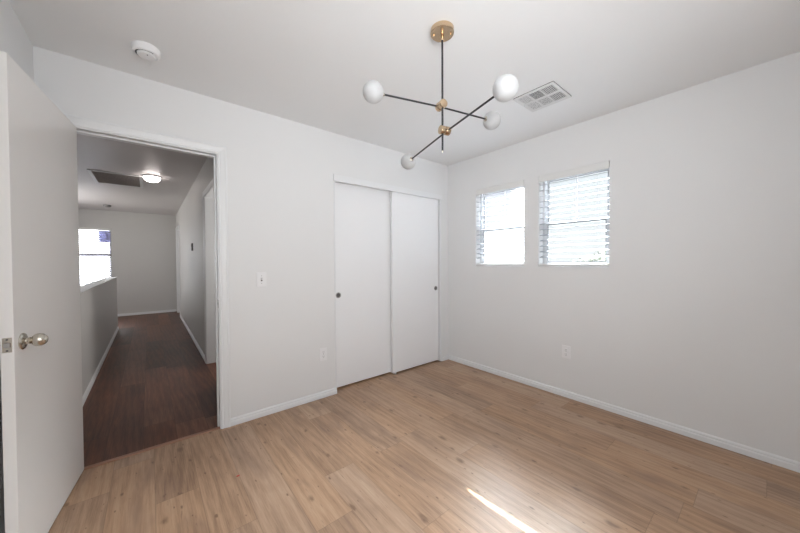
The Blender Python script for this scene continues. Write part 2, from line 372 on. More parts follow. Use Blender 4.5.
# door jamb liner with stop and strike plate
bm = BM()
box(bm, DX0-0.018, DX0, -0.001, 0.121, 0, 2.053); box(bm, DX1, DX1+0.018, -0.001, 0.121, 0, 2.053); box(bm, DX0, DX1, -0.001, 0.121, 2.035, 2.053)
box(bm, DX0, DX0+0.011, 0.040, 0.075, 0, 2.035, 0.002); box(bm, DX1-0.011, DX1, 0.040, 0.075, 0, 2.035, 0.002); box(bm, DX0+0.011, DX1-0.011, 0.040, 0.075, 2.024, 2.035, 0.002)
jamb = struct('trim_3', bm, M['trim'])
bm = BM(); box(bm, DX1-0.0022, DX1+0.0005, -0.0005, 0.028, 0.905, 0.965, 0.0008)
box(bm, DX1-0.003, DX1-0.0015, 0.008, 0.018, 0.925, 0.945, mi=1)
tag(obj('strike_plate', bm, [M['steel'], M['dark']], jamb), 'small steel strike plate on the door jamb')
bm = BM(); box(bm, DX0, DX1, 0.006, 0.036, -0.02, 0.007, 0.003)
struct('trim_4', bm, M['threshold'], label='dark reddish wooden threshold strip across the doorway')

# closet frame: side strips, head and fascia
bm = BM()
box(bm, CX0-0.012, CX0, -0.004, 0.121, 0, 2.03); box(bm, CX1, CX1+0.012, -0.002, 0.121, 0, 2.03)
box(bm, CX0-0.012, CX1+0.012, 0.02, 0.121, 2.03, 2.058)
struct('trim_5', bm, M['trim'])
bm = BM(); box(bm, CX0-0.012, CX1+0.028, -0.009, 0.018, 1.996, 2.056, 0.003)
struct('trim_6', bm, M['trim'], label='white fascia board hiding the closet door track')

# ---------------------------------------------------------------- closet doors
def closet_door(name, x0, x1, y, px, pz, label):
    bm = BM(); box(bm, x0, x1, y, y+0.034, 0.016, 2.027, 0.0015)
    d = struct(name, bm, M['closet'], label=label)
    bm = BM(); mt = Matrix.Translation((px, y, pz)) @ Matrix.Rotation(PI/2, 4, 'X')
    lathe(bm, [(0.0205, -0.003), (0.0215, -0.001), (0.0225, 0.0022), (0.0265, 0.0026), (0.028, 0.0012), (0.028, -0.001)], mt, 32)
    fp = tag(obj('finger_pull', bm, M['steel'], d, True), 'round dull metal finger pull')
    bm = BM(); lathe(bm, [(0.0, 0.0008), (0.0205, 0.0008), (0.0212, -0.001), (0, -0.001)], mt, 32); obj('recess', bm, M['pullcup'], fp)
    return d
closet_door('door_2', -1.568, -0.835, 0.078, -1.500, 0.915, 'left white sliding closet door, behind its neighbour')
closet_door('door_3', -0.868, -0.150, 0.028, -0.196, 0.910, 'right white sliding closet door next to the room corner')
bm = BM(); box(bm, -0.850, -0.832, 0.014, 0.118, 0.0, 0.012, 0.001); box(bm, -0.850, -0.832, 0.014, 0.027, 0.0, 0.026, 0.001); box(bm, -0.850, -0.832, 0.0635, 0.0765, 0, 0.03, 0.001)
tag(obj('floor_guide', bm, M['plastic']), 'small white plastic floor guide between the two sliding closet doors', 'door guide')

# ---------------------------------------------------------------- open door
dw, dth = 0.765, 0.035
hx, hy = -3.235, 0.0
ang = 0.111
droot = thing('door_1', 'open pale slab door standing at the doorway, with egg shaped knob', None, (hx, hy, 0), (0, 0, PI/2*-1 - ang), kind='structure')
# local frame: +x runs from hinge to free edge, +y is the side facing the room (towards the camera's right)
bm = BM(); box(bm, 0.0, dw, -dth, 0.0, 0.010, 2.035, 0.0012)
leaf = obj('door_leaf', bm, M['door'], droot)
KZ = 0.930; KX = dw-0.062
def knob(side):
    mt = Matrix.Translation((KX, 0 if side > 0 else -dth, KZ)) @ Matrix.Rotation(-side*PI/2, 4, 'X')
    bm = BM()
    lathe(bm, [(0, 0), (0.0325, 0), (0.0325, 0.003), (0.030, 0.0065), (0.024, 0.009), (0.019, 0.0095), (0.017, 0.011), (0.0125, 0.012), (0.0118, 0.014), (0.0118, 0.018), (0.0135, 0.020), (0.0135, 0.022), (0.0100, 0.024), (0, 0.024)], mt)
    ro = obj('rosette', bm, M['nickel'], leaf, True)
    bm = BM(); pr = [(0, 0.022), (0.010, 0.022), (0.0115, 0.025)]
    for i in range(1, 25):
        t = i/24; a = t*PI
        pr.append((0.0268*math.sin(a)**0.8*(1.0+0.10*math.cos(a+0.5)) if i < 24 else 0, 0.025+0.045*(1-math.cos(a))/2))
    pr = [q for i, q in enumerate(pr) if i < 3 or q[0] > 0.0105 or i > 14]
    lathe(bm, pr, mt); return obj('knob', bm, M['nickel'], leaf, True)
knob(1); knob(-1)
bm = BM(); box(bm, dw-0.0006, dw+0.0016, -dth/2-0.0125, -dth/2+0.0125, KZ-0.028, KZ+0.028, 0.0006)
lp = tag(obj('latch_plate', bm, M['nickel'], leaf), 'metal latch plate on the door edge')
bm = BM(); box(bm, dw+0.001, dw+0.009, -dth/2-0.008, -dth/2+0.008, KZ-0.009, KZ+0.009, 0.003)
tag(obj('latch_bolt', bm, M['steel'], lp), 'protruding latch bolt')
bm = BM()
for s in (-1, 1): cyl(bm, (dw+0.0012, -dth/2, KZ+s*0.021), (dw+0.0022, -dth/2, KZ+s*0.021), 0.0035, n=12)
obj('screw', bm, M['slotgrey'], lp)
for z in (0.22, 1.05, 1.82):
    bm = BM(); cyl(bm, (-0.006, -dth-0.006, z-0.045), (-0.006, -dth-0.006, z+0.045), 0.006, n=16); box(bm, -0.0015, 0.0, -dth, -0.006, z-0.045, z+0.045)
    obj('hinge', bm, M['nickel'], leaf)

# ---------------------------------------------------------------- windows in the right wall
def window(name, y0, y1, z0, z1, xin=0.085, label=None):
    root = thing(name, label, None, (0.1, (y0+y1)/2, z0), kind='structure')
    def P(nm, bm, m, par=root):
        o = obj(nm, bm, m, par); 
        # geometry was written in world space: move it into the parent's space
        o.matrix_parent_inverse = Matrix(); off = Vector(root.location)
        o.data.transform(Matrix.Translation(-off)); return o
    f = 0.024
    bm = BM(); a, b = xin, xin+0.06
    box(bm, a, b, y0, y0+f, z0, z1); box(bm, a, b, y1-f, y1, z0, z1); box(bm, a, b, y0+f, y1-f, z0, z0+f); box(bm, a, b, y0+f, y1-f, z1-f, z1)
    fr = P('window_frame', bm, M['vinyl'])
    zm = z0+(z1-z0)*0.475
    # upper sash (outer plane) and lower sash (inner plane)
    for nm, q0, q1, x0, x1, st in (('upper_sash', zm-0.012, z1-f, a+0.032, a+0.052, 0.018), ('lower_sash', z0+f, zm+0.022, a+0.006, a+0.028, 0.024)):
        bm = BM(); ya, yb = y0+f, y1-f
        box(bm, x0, x1, ya, ya+st, q0, q1); box(bm, x0, x1, yb-st, yb, q0, q1); box(bm, x0, x1, ya+st, yb-st, q0, q0+st); box(bm, x0, x1, ya+st, yb-st, q1-st-0.004, q1)
        s = P(nm, bm, M['vinyl'])
        bm = BM(); xm = (x0+x1)/2; box(bm, xm-0.0015, xm+0.0015, ya+st, yb-st, q0+st, q1-st); P('pane', bm, M['glass'], s)
        bm = BM()
        g0, g1, h0, h1 = ya+st, yb-st, q0+st, q1-st-0.004
        for (u0, u1, v0, v1) in ((g0, g0+.004, h0, h1), (g1-.004, g1, h0, h1), (g0, g1, h0, h0+.004), (g0, g1, h1-.004, h1)): box(bm, x0-0.0008, x0+0.004, u0, u1, v0, v1)
        P('gasket', bm, M['gasket'], s)
        if nm == 'upper_sash':
            bm = BM(); ym = (y0+y1)/2; box(bm, x0+0.003, x1-0.003, ym-0.006, ym+0.006, q0+st, q1-st); P('muntin', bm, M['vinyl'], s)
        else:
            bm = BM(); ym = (y0+y1)/2; box(bm, x0-0.002, x0+0.012, ym-0.03, ym+0.03, q1, q1+0.010, 0.002); P('sash_lock', bm, M['vinyl'], s)
    for s in root.children:
        for c in s.children: pass
    return root
# sub-parts carry world-minus-root coordinates too; their parents sit at the root's origin, so all agree
window('window_1', W1[0], W1[1], W1[2], W1[3], label='left small window beside the corner, behind white blinds')
window('window_2', W2[0], W2[1], W2[2], W2[3], label='right small window, behind white blinds')

def blind(y0, y1, z0, z1, label, group, wand=True):
    root = thing('window_blind', label, 'blind', (0.03, (y0+y1)/2, z1), group=group)
    off = Matrix.Translation(-Vector(root.location))
    def P(nm, bm, m, par=root, sm=False):
        o = obj(nm, bm, m, par, sm); o.data.transform(off); return o
    g = 0.004
    bm = BM(); box(bm, -0.004, 0.006, y0+g, y1-g, z1-0.062, z1-0.002, 0.002); box(bm, 0.006, 0.060, y0+g, y1-g, z1-0.045, z1-0.002)
    P('valance', bm, M['valance'])
    bm = BM(); z = z1-0.085; prof = [(-0.0285, -0.0026), (-0.014, 0.0008), (0, 0.0015), (0.014, 0.0008), (0.0285, -0.0012), (0.0285, 0.0006), (0.014, 0.0027), (0, 0.0034), (-0.014, 0.0027), (-0.0285, 0.0006)]
    tl = math.radians(14)
    ax, az = Vector((math.cos(tl), 0, math.sin(tl))), Vector((-math.sin(tl), 0, math.cos(tl)))
    while z > z0+0.05:
        sweep(bm, prof, [((0.036, y0+g+0.002, z), ax, az), ((0.036, y1-g-0.002, z), ax, az)]); z -= 0.0535
    P('slats', bm, M['slat'], sm=True)
    bm = BM(); box(bm, 0.008, 0.062, y0+g, y1-g, z0+0.012, z0+0.033, 0.004)
    for yy in (y0+0.09, y1-0.09): cyl(bm, (0.035, yy, z0+0.0095), (0.035, yy, z0+0.012), 0.006, n=10)
    P('bottom_rail', bm, M['valance'])
    bm = BM()
    for yy in (y0+0.10, y1-0.10):
        for xx in (0.0065, 0.0655): cyl(bm, (xx, yy, z0+0.03), (xx, yy, z1-0.045), 0.0009, n=6)
    P('ladder_cord', bm, M['slat'])
    if wand:
        bm = BM(); yy = y1-0.055
        cyl(bm, (-0.008, yy, z1-0.065), (-0.010, yy-0.002, z1-0.46), 0.0035, n=8); cyl(bm, (-0.006, yy, z1-0.062), (0.002, yy, z1-0.05), 0.002, n=8)
        P('tilt_wand', bm, M['plastic'])
    return root
blind(W1[0], W1[1], W1[2], W1[3], 'white slatted blind in the left window, nearest the room corner', 'blinds in the two small windows')
blind(W2[0], W2[1], W2[2], W2[3], 'white slatted blind in the right window, farther from the corner', 'blinds in the two small windows')
bm = BM(); box(bm, -0.002, 0.085, W1[0]+0.001, W1[1]-0.001, 1.1805, 1.188, 0.001); struct('trim_7', bm, M['trim'])
bm = BM(); box(bm, -0.002, 0.085, W2[0]+0.001, W2[1]-0.001, 1.1805, 1.188, 0.001); struct('trim_8', bm, M['trim'])

# rear window (behind the camera) with an added shade, edge shaped for the sun streak
bm = BM(); a, b = YR-0.10, YR-0.05
for (x0, x1, z0, z1) in ((RW[0], RW[0]+.03, RW[2], RW[3]), (RW[1]-.03, RW[1], RW[2], RW[3]), (RW[0]+.03, RW[1]-.03, RW[2], RW[2]+.03), (RW[0]+.03, RW[1]-.03, RW[3]-.03, RW[3])): box(bm, x0, x1, a, b, z0, z1)
w3 = struct('window_3', bm, M['vinyl'])
bm = BM(); box(bm, RW[0]+.03, RW[1]-.03, YR-0.077, YR-0.073, RW[2]+.03, RW[3]-.03); obj('pane', bm, M['glass'], w3)
SX = RW[1]-0.03
bm = BM()
v = [(RW[0]+0.004, RW[2]), (SX-0.040, RW[2]), (SX-0.034, 1.62), (SX-0.026, 1.85), (SX-0.010, 1.98), (SX+0.001, 2.055), (RW[0]+0.004, 2.055)]
fr = [bm.verts.new((x, YR-0.045, z)) for x, z in v]; bk = [bm.verts.new((x, YR-0.043, z)) for x, z in v]
bm.faces.new(fr); bm.faces.new(bk[::-1])
for i in range(len(v)): j = (i+1) % len(v); bm.faces.new((fr[i], fr[j], bk[j], bk[i]))
box(bm, SX-0.05, SX+0.005, YR-0.050, YR-0.046, 1.713, 1.725)  # added bar that breaks the sun streak
tag(obj('roller_blind', bm, M['curtain']), 'plain drawn fabric shade over the window behind the viewer', 'shade')

# ---------------------------------------------------------------- chandelier
cx, cy = -1.729, -1.503
ch = thing('chandelier', 'brass and black branching ceiling light with four white glass globes', 'chandelier', (cx, cy, H))
off = Matrix.Translation((-cx, -cy, -H))
def CPt(nm, bm, m, par=ch, label=None):
    o = obj(nm, bm, m, par, True); o.data.transform(off)
    if label: o['label'] = label
    return o
bm = BM(); lathe(bm, [(0, H), (0.058, H), (0.060, H-0.002), (0.060, H-0.024), (0.0575, H-0.0265), (0, H-0.0265)], Matrix.Translation((cx, cy, 0)), 64)
can = CPt('canopy', bm, M['brass'], label='round brushed brass ceiling canopy')
sdir = Vector((0.773, -0.635, 0)).normalized(); sf = Vector((0.635, 0.773, 0))
for s in (-1, 1):
    q = Vector((cx, cy, 0)) + sdir*(0.043*s) + sf*(-0.004*s)
    bm = BM(); cyl(bm, (q.x, q.y, H-0.0265), (q.x, q.y, H-0.036), 0.0042, 0.0032, n=12); CPt('canopy_screw', bm, M['brass'], can)
bm = BM(); cyl(bm, (cx, cy, H-0.0265), (cx, cy, H-0.060), 0.0078, n=20, bev=0.001); CPt('stem_collar', bm, M['brass'], label='brass collar at the top of the stem')
bm = BM(); cyl(bm, (cx, cy, H-0.060), (cx, cy, 1.817), 0.0052, n=16); CPt('stem', bm, M['black'])
bm = BM(); cyl(bm, (cx, cy, 1.817), (cx, cy, 1.805), 0.0055, 0.0045, n=16, bev=0.0008); CPt('stem_tip', bm, M['nickel'])
B = [Vector((-2.065, -1.360, 2.062)), Vector((-1.360, -1.551, 2.059)), Vector((-1.787, -1.901, 1.942)), Vector((-1.581, -1.062, 1.902))]
R_G = 0.0505
def hub(z, ba, bb, name_z):
    d = (bb-ba); d.z = 0; d.normalize()
    ax = Vector((-d.y, d.x, 0));
    if ax.dot(sf) < 0: ax = -ax
    c = Vector((cx, cy, z)); e = 0.0275
    bm = BM(); cyl(bm, c-ax*0.015, c+ax*0.012, 0.0215, n=36, bev=0.0012); cyl(bm, c+ax*0.012, c+ax*0.0145, 0.015, n=24); cyl(bm, c+ax*0.0145, c+ax*0.0400, 0.0215, n=36, bev=0.0012)
    CPt('hub', bm, M['brass'], label='round brass clamp joining the black rods')
    h = c+ax*e
    for q in (ba, bb):
        k = (q-h).normalized(); end = q-k*(R_G+0.004)
        bm = BM(); cyl(bm, h+k*0.006, end+k*0.004, 0.0046, n=16); arm = CPt('arm', bm, M['black'], label='thin black metal rod')
        bm = BM(); mt = Matrix.Translation(q) @ k.to_track_quat('Z', 'Y').to_matrix().to_4x4()
        pr = [(0, -R_G-0.006), (0.0065, -R_G-0.006), (0.0065, -R_G-0.002), (0.0135, -R_G+0.000), (0.0145, -R_G+0.004), (0.0130, -R_G+0.006), (0, -R_G+0.006)]
        lathe(bm, pr, mt, 28); cup = CPt('socket_cup', bm, M['nickel'], arm)
        bm = BM(); bmesh.ops.create_icosphere(bm, subdivisions=4, radius=R_G, matrix=Matrix.Translation(q))
        CPt('globe', bm, M['opal'], label='frosted white glass globe')
hub(2.055, B[0], B[1], 0); hub(1.922, B[2], B[3], 1)

# ---------------------------------------------------------------- smoke detectors
def detector(x, y, r, label, rz=0.0, zc=H, mat='plastic'):
    t = thing('smoke_detector', label, 'smoke detector', (x, y, zc), (0, 0, rz))
    bm = BM(); lathe(bm, [(0, 0), (r, 0), (r, -0.010), (r*0.985, -0.024), (r*0.93, -0.034), (r*0.80, -0.038), (r*0.78, -0.034), (0, -0.034)], n=56)
    obj('body', bm, M[mat], t, True)
    bm = BM(); lathe(bm, [(0, -0.033), (r*0.62, -0.033), (r*0.64, -0.040), (r*0.58, -0.045), (r*0.2, -0.047), (0, -0.047)], n=48)
    cap = obj('cap', bm, M[mat], t, True)
    bm = BM()
    for i in range(26):
        a = PI*0.15 + i*2*PI*0.62/26
        mt = Matrix.Rotation(a, 4, 'Z')
        b2 = BM(); box(b2, r*0.655, r*0.765, -0.0022, 0.0022, -0.0352, -0.0335)
        b2.transform(mt); me = bpy.data.meshes.new('t'); b2.to_mesh(me); b2.free(); bm.from_mesh(me); bpy.data.meshes.remove(me)
    obj('vent_slot', bm, M['slotgrey'], t)
    bm = BM(); cyl(bm, (-r*0.3, -r*0.2, -0.046), (-r*0.3, -r*0.2, -0.0478), 0.003, n=10); obj('indicator', bm, M['slotgrey'], t)
    return t
detector(-2.913, -0.363, 0.0635, 'round white smoke detector on the bedroom ceiling near the doorway', 1.2)
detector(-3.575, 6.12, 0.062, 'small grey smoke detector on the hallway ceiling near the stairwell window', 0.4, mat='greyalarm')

# ---------------------------------------------------------------- ceiling air vent
vt = thing('ceiling_vent', 'square white air vent with six louvred panels on the bedroom ceiling', 'air vent', (-0.672, -1.514, H))
bm = BM(); S = 0.146; fz = -0.009
cols_y = [(-0.128, -0.048), (-0.038, 0.038), (0.048, 0.120)]; rows_x = [(-0.126, -0.022), (0.004, 0.110)]
ys = [-S] + [q for c in cols_y for q in c] + [S]; xs = [-S] + [q for c in rows_x for q in c] + [S]
for i in range(len(xs)-1):
    for j in range(len(ys)-1):
        if i % 2 == 1 and j % 2 == 1: continue
        box(bm, xs[i], xs[i+1], ys[j], ys[j+1], fz-0.001, fz+0.001)
bmesh.ops.remove_doubles(bm, verts=bm.verts, dist=1e-5)
box(bm, -S, S, -S, -S+0.004, fz, -.003); box(bm, -S, S, S-0.004, S, fz, -.003); box(bm, -S, -S+0.004, -S+.004, S-.004, fz, -.003); box(bm, S-0.004, S, -S+.004, S-.004, fz, -.003)
obj('vent_frame', bm, M['grille'], vt)
bm = BM(); box(bm, -S+0.0, S-0.0, -S+0.0, S-0.0, -0.0032, -0.0001); obj('vent_backing', bm, M['dark'], vt)  # black sheet stands for the dark duct and the frame's shadow line
for ci, (a0, a1) in enumerate(cols_y):
    for ri, (b0, b1) in enumerate(rows_x):
        bm = BM()
        if ci == 0:      # open grid, far to the right in view
            n = 7
            for k in range(n): y = a0 + (a1-a0)*(k+.5)/n; box(bm, b0, b1, y-0.0009, y+0.0009, fz-0.001, fz+0.003)
            for k in range(6): x = b0 + (b1-b0)*(k+.5)/6; box(bm, x-0.0008, x+0.0008, a0, a1, fz-0.001, fz+0.002)
        else:
            n = 11 if (ci, ri) == (1, 0) else 12
            wid = {(1, 0): 0.0020, (1, 1): 0.0036, (2, 0): 0.0039, (2, 1): 0.0039}[(ci, ri)]
            for k in range(n): y = a0 + (a1-a0)*(k+.5)/n; box(bm, b0, b1, y-wid/2*(a1-a0)/0.076, y+wid/2*(a1-a0)/0.076, fz-0.0008, fz+0.0006)
        obj('louvre', bm, M['grille'], vt)
bm = BM(); cyl(bm, (-0.02, 0.122, fz), (-0.02, 0.122, fz-0.016), 0.0022, n=10); box(bm, -0.024, -0.016, 0.118, 0.126, fz-0.02, fz-0.014, 0.001); obj('damper_lever', bm, M['grille'], vt)

# ---------------------------------------------------------------- switch and outlets
def plate(name, loc, rz, label, cat, kind, group=None, mat='plastic'):
    t = thing(name, label, cat, loc, (0, 0, rz), group)          # local -y looks into the room
    bm = BM(); box(bm, -0.036, 0.036, -0.0055, 0, -0.058, 0.058, 0.0022); obj('cover_plate', bm, M[mat], t)
    if kind == 'switch':
        bm = BM(); box(bm, -0.006, 0.006, -0.0058, -0.004, -0.013, 0.013); obj('slot', bm, M['slotgrey'], t)
        bm = BM(); box(bm, -0.0046, 0.0046, -0.016, -0.004, -0.001, 0.009, 0.0012); obj('toggle', bm, M['plastic'], t)
        sc = (-0.030, 0.030)
    else:
        for s in (-1, 1):
            bm = BM(); cyl(bm, (0, -0.0050, s*0.0195), (0, -0.0072, s*0.0195), 0.0168, n=28, bev=0.0006); r = obj('receptacle', bm, M['plastic'], t, True)
            bm = BM()
            for xx, hh in ((-0.0063, 0.0045), (0.0063, 0.0038)): box(bm, xx-0.0012, xx+0.0012, -0.0078, -0.0070, s*0.0195+0.003-hh, s*0.0195+0.003+hh)
            cyl(bm, (0, -0.0070, s*0.0195-0.0085), (0, -0.0078, s*0.0195-0.0085), 0.0024, n=12); obj('socket_hole', bm, M['slotgrey'], r)
        sc = (0.0,)
    for z in sc:
        bm = BM(); cyl(bm, (0, -0.0053, z), (0, -0.0063, z), 0.003, n=12); obj('screw', bm, M['steel'], t)
    return t
plate('light_switch', (-2.224, 0, 1.102), 0, 'white toggle light switch on the wall between doorway and closet', 'light switch', 'switch')
plate('wall_outlet', (-1.700, 0, 0.397), 0, 'white power outlet low on the wall just left of the closet', 'outlet', 'outlet', 'power outlets')
plate('wall_outlet', (0, -1.418, 0.411), -PI/2, 'white power outlet low on the window wall below the right window', 'outlet', 'outlet', 'power outlets')

# tiny red scrap on the floor
bm = BM()
vs = [(-0.009, -0.002), (0.002, -0.004), (0.010, 0.001), (0.004, 0.004), (-0.006, 0.003)]
lo = [bm.verts.new((x, y, 0.0002)) for x, y in vs]; hi = [bm.verts.new((x, y, 0.0018 if i % 2 else 0.003)) for i, (x, y) in enumerate(vs)]
bm.faces.new(lo[::-1]); bm.faces.new(hi)
for i in range(5): bm.faces.new((lo[i], lo[(i+1) % 5], hi[(i+1) % 5], hi[i]))
sr = tag(obj('red_scrap', bm, M['red']), 'tiny red scrap lying on the oak floor near the doorway', 'scrap'); sr.location = (-2.536, -0.64, 0)

# ---------------------------------------------------------------- hallway
HXR, HYF, PWX, PWY = -2.387, 7.03, -3.392, 5.15
SWX = -4.62
bm = BM(); box(bm, PWX-0.12, -0.9, 0.008, PWY, -0.12, 0); box(bm, SWX, HXR, PWY, HYF, -0.12, 0)
# keep the closet floor clear of the hallway floor
bm.free(); bm = BM(); box(bm, PWX-0.12, -1.76, 0.008, PWY, -0.12, 0.0); box(bm, SWX, HXR+0.12, PWY, HYF, -0.12, 0.0)
struct('floor_hallway', bm, M['walnut'])
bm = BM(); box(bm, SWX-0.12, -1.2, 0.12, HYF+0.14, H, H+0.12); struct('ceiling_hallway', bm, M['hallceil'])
D4 = (0.98, 1.775)   # doorway in the right-hand hall wall
D5 = (5.98, 6.74)
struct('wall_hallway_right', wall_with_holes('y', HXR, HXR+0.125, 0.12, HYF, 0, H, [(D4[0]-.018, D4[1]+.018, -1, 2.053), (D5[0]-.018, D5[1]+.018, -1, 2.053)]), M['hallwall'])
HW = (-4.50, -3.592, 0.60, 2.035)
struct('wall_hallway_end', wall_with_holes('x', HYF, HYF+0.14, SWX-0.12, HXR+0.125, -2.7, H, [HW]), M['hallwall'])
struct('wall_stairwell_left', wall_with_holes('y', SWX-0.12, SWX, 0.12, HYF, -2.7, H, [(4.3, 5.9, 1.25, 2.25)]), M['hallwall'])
bm = BM()
for (y0, y1, z0, z1) in ((4.3, 4.34, 1.25, 2.25), (5.86, 5.9, 1.25, 2.25), (4.34, 5.86, 1.25, 1.29), (4.34, 5.86, 2.21, 2.25), (5.08, 5.12, 1.29, 2.21)): box(bm, SWX-0.09, SWX-0.04, y0, y1, z0, z1)
w5 = struct('window_5', bm, M['vinyl'])  # invented window, out of view, behind the stairwell fill lamp
bm = BM(); box(bm, SWX-0.067, SWX-0.063, 4.34, 5.86, 1.29, 2.21); obj('pane', bm, M['glass'], w5)
bm = BM(); box(bm, SWX-0.12, XL-T, 0.0, 0.12, -2.7, H); struct('wall_stairwell_near', bm, M['hallwall'])
bm = BM(); box(bm, SWX, PWX, 0.12, HYF, -2.8, -2.7); struct('floor_stairwell', bm, M['walnut'])
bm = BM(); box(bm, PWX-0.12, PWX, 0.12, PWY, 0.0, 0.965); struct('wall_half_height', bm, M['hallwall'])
bm = BM(); box(bm, PWX-0.12, PWX, 0.12, PWY, -2.7, -0.12); box(bm, SWX, PWX-.12, PWY-.1, PWY, -2.7, -0.12); struct('wall_stairwell_right', bm, M['hallwall'])
bm = BM(); box(bm, PWX-0.128, PWX+0.008, 0.121, PWY+0.008, 0.965, 0.983, 0.004); struct('trim_9', bm, M['hallwall'])
# other room seen through the hall side doorway
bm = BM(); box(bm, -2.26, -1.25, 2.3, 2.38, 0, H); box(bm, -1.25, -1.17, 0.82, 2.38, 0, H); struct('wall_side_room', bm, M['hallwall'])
def baseboard2(*a): return baseboard(*a, mat='trim')
baseboard2('baseboard_hallway_left', (PWX, 0.14, 0), (PWX, PWY, 0), (1, 0, 0))
baseboard2('baseboard_hallway_right', (HXR, D4[1]+0.066, 0), (HXR, D5[0]-0.066, 0), (-1, 0, 0))
baseboard2('baseboard_hallway_end', (SWX, HYF, 0), (HXR-0.02, HYF, 0), (0, -1, 0))
baseboard2('baseboard_half_wall_end', (PWX-0.12, PWY, 0), (PWX, PWY, 0), (0, 1, 0))
def casing_y(name, y0, y1, x, side, ztop, leaf=False):
    n = Vector((side, 0, 0)); bm = BM(); zt = ztop+0.006
    sweep(bm, CAS, [((x, y0-.006, 0), Vector((0, -1, 0)), n), ((x, y0-.006, zt), Vector((0, -1, 1)), n), ((x, y1+.006, zt), Vector((0, 1, 1)), n), ((x, y1+.006, 0), Vector((0, 1, 0)), n)])
    box(bm, x, x+0.125, y0-.018, y0, 0, ztop+.018); box(bm, x, x+0.125, y1, y1+.018, 0, ztop+.018); box(bm, x, x+0.125, y0, y1, ztop, ztop+.018)
    return struct(name, bm, M['trim'])
casing_y('trim_10', D4[0], D4[1], HXR, -1, 2.035)
casing_y('trim_11', D5[0], D5[1], HXR, -1, 2.035)
bm = BM(); box(bm, HXR+0.06, HXR+0.095, D5[0]+.003, D5[1]-.003, 0.01, 2.03); struct('door_4', bm, M['door'])
# hall window
bm = BM(); a, b = HYF+0.07, HYF+0.12
zm = 1.445
for (x0, x1, z0, z1) in ((HW[0], HW[0]+.03, HW[2], HW[3]), (HW[1]-.03, HW[1], HW[2], HW[3]), (HW[0]+.03, HW[1]-.03, HW[2], HW[2]+.03), (HW[0]+.03, HW[1]-.03, HW[3]-.03, HW[3]), (HW[0]+.03, HW[1]-.03, zm-0.022, zm+0.022)): box(bm, x0, x1, a, b, z0, z1)
w4 = struct('window_4', bm, M['vinyl'])
bm = BM(); box(bm, HW[0]+.03, HW[1]-.03, a+.02, a+.024, HW[2]+.03, HW[3]-.03); obj('pane', bm, M['glass'], w4)
bm = BM(); box(bm, HW[0]+.03, HW[1]-.03, a-0.001, a+0.004, zm-0.030, zm-0.022); obj('gasket', bm, M['gasket'], w4)
bl = thing('window_blind', 'white slatted blind over the stairwell window at the hall end', 'blind', ((HW[0]+HW[1])/2, HYF+0.03, HW[3]))
off4 = Matrix.Translation(-Vector(bl.location))
def P4(nm, bm, m):
    o = obj(nm, bm, m, bl); o.data.transform(off4); return o
bm = BM(); box(bm, HW[0]+.004, HW[1]-.004, HYF-0.006, HYF+0.05, HW[3]-0.05, HW[3]-.002, 0.002); P4('valance', bm, M['valance'])
bm = BM(); z = HW[3]-0.085
tl = math.radians(34)
while z > HW[2]+0.05:
    sweep(bm, [(-0.025, -0.0012), (0, 0.0012), (0.025, -0.0012), (0.025, 0.0008), (0, 0.0032), (-0.025, 0.0008)], [((HW[0]+.006, HYF+0.032, z), Vector((0, math.cos(tl), math.sin(tl))), Vector((0, -math.sin(tl), math.cos(tl)))), ((HW[1]-.006, HYF+0.032, z), Vector((0, math.cos(tl), math.sin(tl))), Vector((0, -math.sin(tl), math.cos(tl))))]); z -= 0.045
P4('slats', bm, M['hallslat'])
bm = BM()
for xx in (HW[0]+.12, -4.05, HW[1]-.12): cyl(bm, (xx, HYF+0.006, HW[2]+.03), (xx, HYF+0.006, HW[3]-.05), 0.0012, n=6)
P4('ladder_cord', bm, M['slat'])
bm = BM(); box(bm, HW[0]+.004, HW[1]-.004, HYF+.008, HYF+.056, HW[2]+.008, HW[2]+.028, 0.003); P4('bottom_rail', bm, M['valance'])
bm = BM(); box(bm, -3.800, -3.623, a+0.015, a+0.019, 1.74, 1.985);  # panel on the glass stands for something seen outside
st = tag(obj('window_label', bm, M['sticker']), 'pale blue paper label stuck in the top corner of the stairwell window', 'label')
bm = BM(); box(bm, -3.690, -3.635, a+0.0135, a+0.0155, 1.77, 1.955)
s2 = obj('label_panel', bm, M['stickerwhite'], st)
bm = BM(); box(bm, -3.678, -3.648, a+0.0125, a+0.0138, 1.86, 1.925); box(bm, -3.678, -3.648, a+0.0125, a+0.0138, 1.79, 1.83); obj('printed_block', bm, M['sticker'], s2)

# hall ceiling lamp
lx, ly = -2.873, 2.86
lt = thing('ceiling_light', 'lit round frosted flush light on the hallway ceiling', 'ceiling light', (lx, ly, H))
bm = BM(); lathe(bm, [(0, 0), (0.102, 0), (0.102, -0.016), (0.094, -0.020), (0, -0.020)], n=48); obj('light_base', bm, M['plastic'], lt, True)
bm = BM(); pr = [(0.088, -0.020), (0.094, -0.026)] + [(0.094*math.cos(t*PI/2/10), -0.028-0.054*math.sin(t*PI/2/10)) for t in range(10)] + [(0, -0.082)]
lathe(bm, pr, n=48); obj('diffuser', bm, M['litlamp'], lt, True)
